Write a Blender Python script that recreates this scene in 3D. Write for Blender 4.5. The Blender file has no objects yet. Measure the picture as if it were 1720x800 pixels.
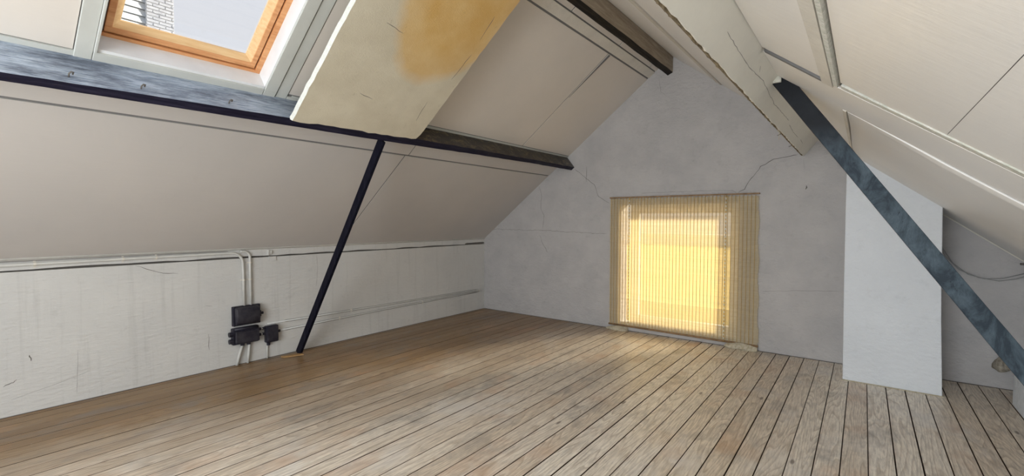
import bpy, bmesh, math, random
from mathutils import Vector, Matrix
random.seed(7)
S = bpy.context.scene
COL = S.collection

# ------------------------------------------------------------------ camera
R_ = Vector((0.79320979, 0.60894537, 0.0019375))
U_ = Vector((-0.02466877, 0.028954, 0.9992763))
F_ = Vector((-0.60844858, 0.79268354, -0.03798853))
cam_d = bpy.data.cameras.new('camera')
cam = bpy.data.objects.new('camera', cam_d); COL.objects.link(cam)
cam_d.sensor_width = 36.0
cam_d.lens = 769.814 / 1720 * 36.0
cam_d.clip_start = 0.02
cam.matrix_world = Matrix(((R_.x, U_.x, -F_.x, 0), (R_.y, U_.y, -F_.y, 0), (R_.z, U_.z, -F_.z, 1.4), (0, 0, 0, 1)))
S.camera = cam

# ------------------------------------------------------------------ sky, sun, exposure
W = bpy.data.worlds.new('sky'); S.world = W; W.use_nodes = True
wn = W.node_tree; wn.nodes.clear()
wo = wn.nodes.new('ShaderNodeOutputWorld'); wb = wn.nodes.new('ShaderNodeBackground')
wt = wn.nodes.new('ShaderNodeTexCoord'); ws = wn.nodes.new('ShaderNodeSeparateXYZ')
wr = wn.nodes.new('ShaderNodeValToRGB')
wn.links.new(wt.outputs['Generated'], ws.inputs[0]); wn.links.new(ws.outputs['Z'], wr.inputs[0])
wr.color_ramp.elements[0].position = 0.0; wr.color_ramp.elements[0].color = (1.0, 0.98, 0.97, 1)
wr.color_ramp.elements[1].position = 0.8; wr.color_ramp.elements[1].color = (0.80, 0.85, 0.97, 1)
wn.links.new(wr.outputs[0], wb.inputs[0]); wb.inputs[1].default_value = .98
wn.links.new(wb.outputs[0], wo.inputs[0])

def sun(direction_to, strength, color, angle):
    d = bpy.data.lights.new('sun', 'SUN'); d.energy = strength; d.color = color; d.angle = math.radians(angle)
    o = bpy.data.objects.new('sun', d); COL.objects.link(o)
    o.rotation_euler = Vector(direction_to).to_track_quat('Z', 'Y').to_euler()
sun((0.48, 0.80, 0.36), 15.0, (1.0, 0.95, 0.86), 10)

def area(name, loc, target, sx, sy, power, color):
    d = bpy.data.lights.new(name, 'AREA'); d.shape = 'RECTANGLE'; d.size = sx; d.size_y = sy
    d.energy = power; d.color = color
    o = bpy.data.objects.new(name, d); COL.objects.link(o)
    o.location = loc
    o.rotation_euler = (Vector(loc) - Vector(target)).to_track_quat('Z', 'Y').to_euler()
    return o
# added fill lamps behind the camera
area('fill_rear_wall', (-1.2, -2.52, 1.30), (-1.4, 3.0, 1.4), 2.4, 1.9, 150, (0.86, 0.93, 1.0))
area('fill_rear_slope', (-3.0, -1.2, 2.36), (-2.1, -0.9, 1.2), 0.9, 1.1, 26, (0.88, 0.94, 1.0))
area('fill_rear_slope', (-0.75, -1.3, 2.40), (-2.0, -0.6, 1.2), 0.8, 1.1, 14, (1.0, 0.97, 0.93))
S.view_settings.view_transform = 'Standard'; S.view_settings.look = 'None'
S.view_settings.gamma = 1; S.view_settings.use_curve_mapping = False
S.view_settings.exposure = 0.14

# ------------------------------------------------------------------ geometry constants
D = 5.497; XL = -4.774; XR = 1.07; XA = -1.8493; ZA = 3.3488; SL = 0.7642; SR = 0.7815; YB = -2.6
nL = Vector((SL, 0, -1)).normalized(); nR = Vector((-SR, 0, -1)).normalized()
def zl(x): return ZA + SL * (x - XA)
def zr(x): return ZA - SR * (x - XA)
def LP(x, y, n=0.0): return Vector((x, y, zl(x))) + nL * n
def RP(x, y, n=0.0): return Vector((x, y, zr(x))) + nR * n

# ------------------------------------------------------------------ helpers
def mesh_obj(name, verts, faces, m=None, parent=None, smooth=False):
    me = bpy.data.meshes.new(name); me.from_pydata([tuple(v) for v in verts], [], faces)
    bm = bmesh.new(); bm.from_mesh(me); bmesh.ops.recalc_face_normals(bm, faces=bm.faces); bm.to_mesh(me); bm.free()
    if smooth:
        for p in me.polygons: p.use_smooth = True
    if m: me.materials.append(m)
    o = bpy.data.objects.new(name, me); COL.objects.link(o)
    if parent: o.parent = parent
    return o
class MB:
    def __init__(s): s.v = []; s.f = []
    def add(s, vs, fs):
        b = len(s.v); s.v += [Vector(v) for v in vs]; s.f += [tuple(b + i for i in f) for f in fs]; return s
    def hexa(s, p):      # 8 corners: bottom loop 4, top loop 4
        return s.add(p, [(0, 3, 2, 1), (4, 5, 6, 7), (0, 1, 5, 4), (1, 2, 6, 5), (2, 3, 7, 6), (3, 0, 4, 7)])
    def box(s, x0, x1, y0, y1, z0, z1):
        return s.hexa([(x0, y0, z0), (x1, y0, z0), (x1, y1, z0), (x0, y1, z0), (x0, y0, z1), (x1, y0, z1), (x1, y1, z1), (x0, y1, z1)])
    def slab(s, P, a0, a1, y0, y1, n0, n1):   # on a roof plane P(x, y, n)
        return s.hexa([P(a0, y0, n0), P(a1, y0, n0), P(a1, y1, n0), P(a0, y1, n0), P(a0, y0, n1), P(a1, y0, n1), P(a1, y1, n1), P(a0, y1, n1)])
    def loft(s, rings, cap=True):
        n = len(rings[0]); b = len(s.v)
        for r in rings: s.v += [Vector(p) for p in r]
        for i in range(len(rings) - 1):
            for k in range(n):
                s.f.append((b + i * n + k, b + i * n + (k + 1) % n, b + (i + 1) * n + (k + 1) % n, b + (i + 1) * n + k))
        if cap:
            s.f.append(tuple(b + k for k in range(n))[::-1]); s.f.append(tuple(b + (len(rings) - 1) * n + k for k in range(n)))
        return s
    def tube(s, pts, r, seg=10):
        pts = [Vector(p) for p in pts]; rings = []; up = None
        for i, p in enumerate(pts):
            t = (pts[min(i + 1, len(pts) - 1)] - pts[max(i - 1, 0)]).normalized()
            if up is None:
                up = Vector((0, 0, 1)) if abs(t.z) < .9 else Vector((1, 0, 0))
            a = t.cross(up).normalized(); up = a.cross(t).normalized()
            rings.append([p + a * r * math.cos(2 * math.pi * k / seg) + up * r * math.sin(2 * math.pi * k / seg) for k in range(seg)])
        return s.loft(rings)
    def build(s, name, m=None, parent=None, smooth=False, bevel=0):
        o = mesh_obj(name, s.v, s.f, m, parent, smooth)
        if bevel:
            b = o.modifiers.new('bevel', 'BEVEL'); b.width = bevel; b.segments = 2; b.limit_method = 'ANGLE'
        return o
def set_origin(o, loc):
    loc = Vector(loc); o.data.transform(Matrix.Translation(-loc)); o.location = loc
def tag(o, label, cat, group=None):
    o['label'] = label; o['category'] = cat
    if group: o['group'] = group
    return o
def struct(o): o['kind'] = 'structure'; return o
def empty(name):
    o = bpy.data.objects.new(name, None); COL.objects.link(o); o.empty_display_size = .1; return o
def thing(name, loc, label, cat, group=None):
    o = empty(name); o.location = loc; tag(o, label, cat, group); return o
def adopt(t):            # parts were modelled in world space: keep them in place below an Empty at loc
    for ch in t.children:
        ch.matrix_parent_inverse = Matrix.Translation(-t.location)

# ------------------------------------------------------------------ materials
def new_mat(name):
    m = bpy.data.materials.new(name); m.use_nodes = True
    nt = m.node_tree; return m, nt, nt.nodes['Principled BSDF']
def N(nt, t, **kw):
    n = nt.nodes.new(t)
    for k, v in kw.items(): setattr(n, k, v)
    return n
def pos(nt, scale=(1, 1, 1), rot=(0, 0, 0)):
    g = N(nt, 'ShaderNodeNewGeometry'); mp = N(nt, 'ShaderNodeMapping')
    mp.inputs['Scale'].default_value = scale; mp.inputs['Rotation'].default_value = rot
    nt.links.new(g.outputs['Position'], mp.inputs['Vector']); return mp.outputs[0]
def noise(nt, vec, scale, detail=4, rough=.55, dist=0):
    n = N(nt, 'ShaderNodeTexNoise'); n.inputs['Scale'].default_value = scale; n.inputs['Detail'].default_value = detail
    n.inputs['Roughness'].default_value = rough; n.inputs['Distortion'].default_value = dist
    nt.links.new(vec, n.inputs['Vector']); return n.outputs['Fac']
def ramp(nt, fac, stops):
    r = N(nt, 'ShaderNodeValToRGB'); e = r.color_ramp.elements
    while len(e) < len(stops): e.new(.5)
    for i, (p, c) in enumerate(stops):
        e[i].position = p; e[i].color = (c, c, c, 1) if isinstance(c, (int, float)) else (*c, 1)
    nt.links.new(fac, r.inputs[0]); return r.outputs[0]
def mix(nt, fac, a, b, mode='MIX'):
    n = N(nt, 'ShaderNodeMix', data_type='RGBA', blend_type=mode)
    for sock, val in ((n.inputs['Factor'], fac), (n.inputs['A'], a), (n.inputs['B'], b)):
        if isinstance(val, (int, float)): sock.default_value = val
        elif isinstance(val, tuple): sock.default_value = (*val, 1)
        else: nt.links.new(val, sock)
    for s_ in n.inputs:
        if s_.type == 'RGBA' and s_.name == 'A' and not s_.is_linked and isinstance(a, tuple): s_.default_value = (*a, 1)
        if s_.type == 'RGBA' and s_.name == 'B' and not s_.is_linked and isinstance(b, tuple): s_.default_value = (*b, 1)
        if s_.type == 'RGBA' and s_.name == 'A' and not s_.is_linked and not isinstance(a, (tuple, int, float)): nt.links.new(a, s_)
        if s_.type == 'RGBA' and s_.name == 'B' and not s_.is_linked and not isinstance(b, (tuple, int, float)): nt.links.new(b, s_)
    return [q for q in n.outputs if q.type == 'RGBA'][0]
def mixc(nt, fac, a, b, mode='MIX'):
    n = N(nt, 'ShaderNodeMixRGB', blend_type=mode)
    for sock, val in ((n.inputs[0], fac), (n.inputs[1], a), (n.inputs[2], b)):
        if isinstance(val, (int, float)): sock.default_value = val
        elif isinstance(val, tuple): sock.default_value = (*val, 1)
        else: nt.links.new(val, sock)
    return n.outputs[0]
def bump(nt, b, h, strength, dist):
    n = N(nt, 'ShaderNodeBump'); n.inputs['Strength'].default_value = strength; n.inputs['Distance'].default_value = dist
    nt.links.new(h, n.inputs['Height']); nt.links.new(n.outputs[0], b.inputs['Normal'])
def math_(nt, op, a, b=None):
    n = N(nt, 'ShaderNodeMath', operation=op)
    for i, v in enumerate((a, b)):
        if v is None: continue
        if isinstance(v, (int, float)): n.inputs[i].default_value = v
        else: nt.links.new(v, n.inputs[i])
    return n.outputs[0]

def mat_paint(name, c, c2=None, rough=.7, blotch=1.3, bs=.15, bd=.01, bscale=(60, 60, 60), dirt=0, streak=False, spec=.3):
    m, nt, b = new_mat(name)
    c2 = c2 or tuple(k * .88 for k in c)
    p = pos(nt)
    col = mixc(nt, ramp(nt, noise(nt, p, blotch, 5, .6), [(.35, 0.), (.68, 1.)]), c, c2)
    if streak:
        sv = noise(nt, pos(nt, (9, 9, .5)), 2.2, 5, .65)
        col = mixc(nt, ramp(nt, sv, [(.55, 0.), (.78, .28)]), col, tuple(k * .55 for k in c))
        st = noise(nt, pos(nt, (24, 24, 6)), 1.0, 6, .75)
        col = mixc(nt, ramp(nt, st, [(.66, 0.), (.76, .35)]), col, tuple(k * .45 for k in c))
    if dirt:
        d = noise(nt, p, 9, 8, .7)
        col = mixc(nt, ramp(nt, d, [(.58, 0.), (.8, dirt)]), col, tuple(k * .4 for k in c))
    nt.links.new(col, b.inputs['Base Color']); b.inputs['Roughness'].default_value = rough
    b.inputs['Specular IOR Level'].default_value = spec
    h = noise(nt, pos(nt, bscale), 1, 5, .6)
    bump(nt, b, h, bs, bd)
    return m
M = {}
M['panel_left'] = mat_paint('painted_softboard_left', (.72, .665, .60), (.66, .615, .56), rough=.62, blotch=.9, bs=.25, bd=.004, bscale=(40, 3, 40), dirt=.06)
M['panel_low'] = mat_paint('painted_softboard_low', (.59, .555, .52), (.54, .515, .49), rough=.6, blotch=.9, bs=.25, bd=.004, bscale=(40, 3, 40), dirt=.06)  # darker copy of the left board; shade of the lower row put into its colour
M['panel_right'] = mat_paint('painted_softboard_right', (.89, .86, .81), (.83, .81, .775), rough=.36, blotch=1.2, bs=.25, bd=.004, bscale=(8, 30, 8), dirt=.08, spec=.45)
M['joint'] = mat_paint('joint_grey', (.20, .195, .19), rough=.9, dirt=.3)
M['batten_low'] = mat_paint('grey_batten_paint', (.58, .565, .52), rough=.6, blotch=6, bs=.4, bd=.004, dirt=.3)
M['batten'] = mat_paint('white_batten_paint', (.74, .70, .62), rough=.55, blotch=6, bs=.4, bd=.004, dirt=.25)
M['rough_batten'] = mat_paint('flaking_batten_paint', (.76, .74, .67), (.60, .61, .52), rough=.75, blotch=28, bs=.9, bd=.01, bscale=(70, 70, 70), dirt=.5)
M['casing'] = mat_paint('casing_paint', (.60, .61, .57), rough=.4, blotch=3, bs=.12, bd=.002, dirt=.08)
M['reveal'] = mat_paint('reveal_white', (.86, .87, .87), rough=.35, blotch=3, bs=.08, bd=.002)
M['knee'] = mat_paint('knee_wall_whitewash', (.655, .64, .605), (.60, .59, .565), rough=.75, blotch=1.6, bs=.9, bd=.010, bscale=(9, 9, 34), dirt=.26, streak=True)
M['gable'] = mat_paint('gable_plaster', (.52, .497, .482), (.45, .433, .425), rough=.85, blotch=3.2, bs=1.0, bd=.018, bscale=(13, 13, 20), dirt=.28)
M['chimney'] = mat_paint('chimney_plaster', (.78, .805, .83), (.73, .755, .78), rough=.7, blotch=2, bs=1., bd=.014, bscale=(18, 18, 26), dirt=.2)
M['crack'] = mat_paint('crack_dark', (.15, .135, .12), rough=1, blotch=30)
M['crack_and_shade'] = mat_paint('crack_and_shade_grey', (.30, .28, .26), rough=1, blotch=30)

def mat_blackwood(name, c, c2, c3=None, rough=.42, axis='y', lo=.45, hi=.75, spec=.5):
    m, nt, b = new_mat(name)
    sc = (14, 1.1, 14) if axis == 'y' else (14, 14, 2)
    g = noise(nt, pos(nt, sc), 3, 7, .7, .4)
    col = mixc(nt, ramp(nt, g, [(lo, 0.), (hi, 1.)]), c, c2)
    if c3:
        g2 = noise(nt, pos(nt, (5, 2.2, 5)), 2.4, 6, .75)
        col = mixc(nt, ramp(nt, g2, [(.60, 0.), (.74, .8)]), col, c3)
    nt.links.new(col, b.inputs['Base Color'])
    r = ramp(nt, noise(nt, pos(nt, sc), 2, 4), [(.3, rough - .12), (.7, rough + .15)])
    nt.links.new(r, b.inputs['Roughness']); b.inputs['Specular IOR Level'].default_value = spec
    bump(nt, b, g, .5, .004)
    return m
M['purlin'] = mat_blackwood('black_tarred_timber', (.010, .009, .022), (.032, .030, .055), rough=.5, spec=.15)
def mat_purlin_face():
    m, nt, b = new_mat('black_timber_sheen')
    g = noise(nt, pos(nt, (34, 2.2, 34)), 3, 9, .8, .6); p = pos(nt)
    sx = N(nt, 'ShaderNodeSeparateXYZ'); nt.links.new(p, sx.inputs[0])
    sheen_noise = noise(nt, pos(nt, (4, 1.2, 4)), 2.0, 6, .7)
    # skylight sheen painted in blue-grey; bare smoky brown timber on the far half
    w = ramp(nt, math_(nt, 'ADD', math_(nt, 'MULTIPLY', sx.outputs['Y'], .3), math_(nt, 'MULTIPLY', sheen_noise, .25)), [(.58, 0.), (.82, 1.)])
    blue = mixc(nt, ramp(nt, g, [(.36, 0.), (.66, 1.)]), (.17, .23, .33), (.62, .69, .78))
    blue = mixc(nt, ramp(nt, sheen_noise, [(.36, 0.), (.56, 1.)]), mixc(nt, ramp(nt, g, [(.42, 0.), (.60, 1.)]), (.06, .075, .11), (.20, .24, .31)), blue)
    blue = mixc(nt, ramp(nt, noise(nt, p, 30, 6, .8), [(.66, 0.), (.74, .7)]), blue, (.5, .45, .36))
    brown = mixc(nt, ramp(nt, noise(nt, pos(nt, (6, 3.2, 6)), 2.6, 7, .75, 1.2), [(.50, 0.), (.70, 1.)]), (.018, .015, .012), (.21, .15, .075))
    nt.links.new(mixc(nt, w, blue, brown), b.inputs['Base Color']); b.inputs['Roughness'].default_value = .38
    b.inputs['Specular IOR Level'].default_value = .6; bump(nt, b, g, .5, .004); return m
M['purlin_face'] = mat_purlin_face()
M['brace_left'] = mat_blackwood('black_brace_paint', (.005, .005, .012), (.016, .016, .028), rough=.5, axis='z', spec=.08)
def mat_brace_right():
    m, nt, b = new_mat('blue_black_brace_paint')
    g = noise(nt, pos(nt, (5, 9, 2.5)), 2.2, 7, .72, .5)
    col = mixc(nt, ramp(nt, g, [(.42, 0.), (.62, 1.)]), (.028, .040, .052), (.080, .108, .130))
    g2 = noise(nt, pos(nt, (16, 16, 7)), 2.0, 7, .8)
    col = mixc(nt, ramp(nt, g2, [(.60, 0.), (.66, .85)]), col, (.012, .016, .026))
    # darker towards the upper end of the strut
    gz = N(nt, 'ShaderNodeSeparateXYZ'); ge = N(nt, 'ShaderNodeNewGeometry'); nt.links.new(ge.outputs['Position'], gz.inputs[0])
    e = math_(nt, 'ADD', gz.outputs['Z'], math_(nt, 'MULTIPLY', g, .16))
    col = mixc(nt, ramp(nt, math_(nt, 'SUBTRACT', e, 1.4), [(.42, 0.), (.60, .92)]), col, (.012, .012, .014))
    nt.links.new(col, b.inputs['Base Color']); b.inputs['Roughness'].default_value = .5; b.inputs['Specular IOR Level'].default_value = .12
    bump(nt, b, g2, .4, .003)
    return m
M['brace_right'] = mat_brace_right()
M['ridge'] = mat_blackwood('brown_rough_timber', (.30, .245, .185), (.50, .42, .32), rough=.8, spec=.2, lo=.35, hi=.7)
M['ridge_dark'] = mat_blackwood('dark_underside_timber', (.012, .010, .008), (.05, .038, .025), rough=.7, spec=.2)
M['bakelite'] = mat_paint('black_switchgear', (.014, .013, .022), (.03, .028, .04), rough=.34, blotch=20, bs=.5, bd=.003, bscale=(90, 90, 90), spec=.25)
M['bakelite_scuff'] = mat_paint('scuffed_black_lid', (.014, .013, .022), (.05, .046, .054), rough=.42, blotch=14, bs=.4, bd=.003, bscale=(90, 90, 90), spec=.3)
M['pipe'] = mat_paint('painted_conduit', (.66, .65, .61), rough=.45, blotch=8, bs=.2, bd=.002, dirt=.2)
M['scrap'] = mat_paint('raw_orange_wood', (.50, .30, .13), (.38, .22, .09), rough=.7, blotch=20, bs=.3, bd=.003)
M['brown_fibre'] = mat_paint('torn_fibre', (.30, .235, .14), (.10, .08, .05), rough=.95, blotch=35, bs=.8, bd=.01)
M['slab_edge'] = mat_paint('board_cut_edge', (.86, .87, .80), rough=.9, blotch=30, bs=.9, bd=.01, bscale=(80, 80, 80))
M['clad'] = mat_paint('cream_cladding_paint', (.86, .84, .76), (.80, .78, .71), rough=.6, blotch=2.5, bs=.35, bd=.004, bscale=(20, 20, 20), dirt=.10)
M['cable'] = mat_paint('cable_grey', (.30, .30, .29), rough=.5)
M['rubble'] = mat_paint('rubble_grey', (.42, .38, .31), (.20, .17, .13), rough=.9, blotch=40, bs=.9, bd=.01)
M['crumb'] = mat_paint('plaster_crumb', (.62, .56, .44), (.42, .36, .24), rough=.95, blotch=40, bs=.9, bd=.01)
M['grime'] = mat_paint('joint_grime', (.10, .065, .04), (.045, .03, .02), rough=1, blotch=14)
M['concealed'] = mat_paint('dark_void', (.03, .025, .02), rough=1)

def mat_floor():
    m, nt, b = new_mat('worn_floorboard')
    oi = N(nt, 'ShaderNodeObjectInfo'); g = N(nt, 'ShaderNodeNewGeometry')
    off = N(nt, 'ShaderNodeCombineXYZ')
    nt.links.new(math_(nt, 'MULTIPLY', oi.outputs['Random'], 7.3), off.inputs[0]); nt.links.new(math_(nt, 'MULTIPLY', oi.outputs['Random'], 43.), off.inputs[1])
    add = N(nt, 'ShaderNodeVectorMath', operation='ADD'); nt.links.new(g.outputs['Position'], add.inputs[0]); nt.links.new(off.outputs[0], add.inputs[1])
    mp = N(nt, 'ShaderNodeMapping'); mp.inputs['Scale'].default_value = (1, .085, 1); nt.links.new(add.outputs[0], mp.inputs[0])
    # cathedral grain: rings of a distorted field stretched along the board
    fld = noise(nt, mp.outputs[0], 5.2, 2, .45, .3)
    rings = math_(nt, 'FRACT', math_(nt, 'MULTIPLY', fld, 26.))
    rr = ramp(nt, rings, [(0, 0.), (.62, .35), (.88, 1.), (1., 0.)])
    fine = noise(nt, mp.outputs[0], 90, 5, .7)
    sx = N(nt, 'ShaderNodeSeparateXYZ'); nt.links.new(g.outputs['Position'], sx.inputs[0])
    big = noise(nt, pos(nt, (1, .55, 1)), 1.35, 5, .6)
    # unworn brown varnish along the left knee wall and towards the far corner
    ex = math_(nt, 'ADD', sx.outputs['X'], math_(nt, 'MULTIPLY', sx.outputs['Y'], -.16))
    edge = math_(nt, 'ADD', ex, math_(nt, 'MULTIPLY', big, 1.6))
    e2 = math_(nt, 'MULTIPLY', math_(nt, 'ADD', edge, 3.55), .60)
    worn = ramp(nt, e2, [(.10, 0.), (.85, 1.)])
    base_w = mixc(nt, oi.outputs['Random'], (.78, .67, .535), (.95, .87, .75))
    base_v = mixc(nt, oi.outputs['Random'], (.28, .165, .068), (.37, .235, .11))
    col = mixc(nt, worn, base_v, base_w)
    col = mixc(nt, math_(nt, 'MULTIPLY', rr, .62), col, mixc(nt, 1., col, (.50, .43, .36), 'MULTIPLY'))
    col = mixc(nt, ramp(nt, fine, [(.40, .34), (.58, 0.)]), col, (.12, .085, .06))
    # grey scuffs and dark stains
    sc = noise(nt, pos(nt, (1.3, .8, 1)), 2.6, 7, .68, .3)
    col = mixc(nt, ramp(nt, sc, [(.52, 0.), (.68, .55)]), col, (.235, .215, .195))
    pl = noise(nt, pos(nt, (1, .7, 1)), 1.9, 6, .62, .2)
    col = mixc(nt, math_(nt, 'MULTIPLY', worn, ramp(nt, pl, [(.52, 0.), (.68, .55)])), col, (.74, .71, .67))
    warm = noise(nt, add.outputs[0], 1.4, 5, .6)
    col = mixc(nt, ramp(nt, warm, [(.54, 0.), (.68, .42)]), col, (.50, .27, .13))
    sp = noise(nt, pos(nt), 46, 3, .6)
    col = mixc(nt, ramp(nt, sp, [(.735, 0.), (.755, .7)]), col, (.78, .77, .74))
    kn = N(nt, 'ShaderNodeTexVoronoi'); kn.inputs['Scale'].default_value = 1.0; kn.feature = 'F1'
    km = N(nt, 'ShaderNodeMapping'); km.inputs['Scale'].default_value = (5, 1.6, 1); nt.links.new(add.outputs[0], km.inputs[0]); nt.links.new(km.outputs[0], kn.inputs['Vector'])
    col = mixc(nt, ramp(nt, kn.outputs['Distance'], [(.035, .75), (.07, 0.)]), col, (.09, .05, .03))
    nt.links.new(col, b.inputs['Base Color'])
    nt.links.new(ramp(nt, big, [(.3, .28), (.7, .42)]), b.inputs['Roughness'])
    b.inputs['Specular IOR Level'].default_value = .45
    bump(nt, b, math_(nt, 'ADD', math_(nt, 'MULTIPLY', rr, -.5), fine), .35, .003)
    return m
M['floor'] = mat_floor()

def mat_stained_slab():
    m, nt, b = new_mat('stained_softboard')
    p = pos(nt)
    base = mixc(nt, ramp(nt, noise(nt, p, 3.2, 6, .6), [(.35, 0.), (.7, 1.)]), (.66, .60, .465), (.56, .50, .375))
    sp = N(nt, 'ShaderNodeSeparateXYZ'); nt.links.new(p, sp.inputs[0])
    wob = noise(nt, p, 2.4, 4, .55)
    # the water stain: an ellipse on the board, centred on (x -2.2, y 2.35)
    dx = math_(nt, 'DIVIDE', math_(nt, 'ADD', sp.outputs['X'], 2.07), .64)
    dy = math_(nt, 'DIVIDE', math_(nt, 'SUBTRACT', sp.outputs['Y'], 2.31), .50)
    d = math_(nt, 'SQRT', math_(nt, 'ADD', math_(nt, 'MULTIPLY', dx, dx), math_(nt, 'MULTIPLY', dy, dy)))
    d = math_(nt, 'ADD', d, math_(nt, 'MULTIPLY', math_(nt, 'SUBTRACT', wob, .5), .35))
    st = ramp(nt, d, [(.55, 1.), (.85, .8), (1.22, 0.)])
    stc = mixc(nt, ramp(nt, noise(nt, p, 5, 5, .6), [(.35, 0.), (.7, 1.)]), (.64, .40, .14), (.72, .50, .22))
    col = mixc(nt, st, base, stc)
    wsp = noise(nt, p, 60, 4, .7)
    col = mixc(nt, ramp(nt, wsp, [(.70, 0.), (.74, .7)]), col, (.80, .72, .52))
    dk = noise(nt, p, 22, 6, .75)
    col = mixc(nt, ramp(nt, dk, [(.62, 0.), (.76, .5)]), col, (.30, .24, .15))
    nt.links.new(col, b.inputs['Base Color']); b.inputs['Roughness'].default_value = .95; b.inputs['Specular IOR Level'].default_value = .15
    bump(nt, b, noise(nt, p, 130, 4, .7), .5, .004)
    return m
M['stained'] = mat_stained_slab()

def mat_pine(name='varnished_pine', c1=(.78, .40, .18), c2=(.60, .25, .09)):
    m, nt, b = new_mat(name)
    g = noise(nt, pos(nt, (18, 2.0, 18)), 2.6, 5, .6, .3)
    nt.links.new(mixc(nt, ramp(nt, g, [(.35, 0.), (.7, 1.)]), c1, c2), b.inputs['Base Color'])
    b.inputs['Roughness'].default_value = .3; bump(nt, b, g, .15, .002); return m
M['pine'] = mat_pine()
M['pine_light'] = mat_pine('light_pine', (.88, .62, .34), (.76, .47, .22))
def mat_glass():
    m, nt, b = new_mat('window_glass'); nt.nodes.remove(b)
    out = nt.nodes['Material Output']
    t = N(nt, 'ShaderNodeBsdfTransparent'); t.inputs[0].default_value = (.90, .91, .92, 1)
    gl = N(nt, 'ShaderNodeBsdfGlossy'); gl.inputs['Roughness'].default_value = .03
    mx = N(nt, 'ShaderNodeMixShader'); mx.inputs[0].default_value = .06
    nt.links.new(t.outputs[0], mx.inputs[1]); nt.links.new(gl.outputs[0], mx.inputs[2]); nt.links.new(mx.outputs[0], out.inputs[0]); return m
M['glass'] = mat_glass()
def mat_reed(name, c, trans, see):
    m, nt, b = new_mat(name); nt.nodes.remove(b)
    out = nt.nodes['Material Output']
    g = noise(nt, pos(nt, (3, 3, 90)), 1.2, 4, .7)
    col = mixc(nt, ramp(nt, g, [(.3, 0.), (.7, 1.)]), c, tuple(k * .78 for k in c))
    df = N(nt, 'ShaderNodeBsdfDiffuse'); tl = N(nt, 'ShaderNodeBsdfTranslucent'); tp = N(nt, 'ShaderNodeBsdfTransparent')
    tp.inputs[0].default_value = (1, .89, .62, 1)
    nt.links.new(col, df.inputs[0]); tl.inputs[0].default_value = (1.0, .84, .52, 1)
    m1 = N(nt, 'ShaderNodeMixShader'); m1.inputs[0].default_value = trans
    m2 = N(nt, 'ShaderNodeMixShader'); m2.inputs[0].default_value = see
    nt.links.new(df.outputs[0], m1.inputs[1]); nt.links.new(tl.outputs[0], m1.inputs[2])
    nt.links.new(m1.outputs[0], m2.inputs[1]); nt.links.new(tp.outputs[0], m2.inputs[2]); nt.links.new(m2.outputs[0], out.inputs[0]); return m
M['reed'] = mat_reed('straw_reed', (.86, .84, .75), .36, .36)
M['thread'] = mat_reed('straw_thread', (.55, .40, .16), .35, 0.0)
M['cord'] = mat_reed('ochre_cord', (.60, .40, .08), .4, 0.0)
M['rod'] = mat_paint('brown_rod', (.34, .22, .12), (.2, .12, .06), rough=.6, blotch=20, bs=.3)
M['siding'] = mat_paint('neighbour_white_plank', (.50, .53, .56), rough=.6, blotch=3)
M['nbrick'] = mat_paint('neighbour_brick', (.36, .37, .40), (.26, .27, .30), rough=.9, blotch=9, bs=.5)
M['nmortar'] = mat_paint('neighbour_mortar', (.60, .61, .62), rough=.95)
M['roof_gravel'] = mat_paint('yellow_flat_roof', (.88, .62, .12), (.82, .60, .18), rough=.9, blotch=.5)
M['parapet'] = mat_paint('white_parapet', (.9, .9, .9), rough=.8)

# ================================================================== SETTING
# ---- floor
fl = struct(MB().box(XL - .02, XR + .02, YB, D, -.12, -.045).build('floor', M['concealed']))
xs = [-0.1981 + .1253 * k for k in range(-37, 11)]
xs = [x + random.uniform(-.003, .003) for x in xs]
xs[0] = XL + .004
for i in range(len(xs) - 1):
    gap = random.choice([.0015, .002, .003, .004, .005, .007]) * (1 if xs[i] > -3.0 else .5)
    x0 = xs[i] + gap / 2; x1 = min(xs[i + 1] - gap / 2, XR - .003)
    if x0 > XR - .01: break
    dz = random.uniform(-.0012, .0008); c = .0016
    y1 = D - .004 - random.uniform(0, .012)
    prof = [(x0, -.045), (x1, -.045), (x1, dz - c), (x1 - c, dz), (x0 + c, dz), (x0, dz - c)]
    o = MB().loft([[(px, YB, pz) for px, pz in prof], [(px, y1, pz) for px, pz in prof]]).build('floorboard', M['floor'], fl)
    o.data.materials.append(M['grime'])
    for p_ in o.data.polygons:
        if abs(p_.normal.x) > .5 and abs(p_.normal.y) < .5: p_.material_index = 1

# ---- knee walls and end walls
wl = struct(MB().box(XL - .2, XL, YB, D + .02, -.1, 1.028).build('wall_left', M['knee']))
MB().box(XL - .2, XL - .035, YB, D + .02, 1.028, 1.05).build('shadow_gap', M['crack'], wl)
wp = MB()
n = 60; r1 = []; 
for i in range(n + 1):
    y = YB + (D - YB) * i / n; j = random.uniform(-.006, .005)
    r1.append([(XL - .1, y, 1.046 + j), (XL + .004, y, 1.044 + j), (XL + .002, y, 1.13), (XL - .1, y, 1.13)])
wp.loft(r1).build('wall_plate', M['knee'], wl)
wr_ = struct(MB().box(XR, XR + .2, YB, D + .02, -.1, 1.09).build('wall_right', M['chimney']))
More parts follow.
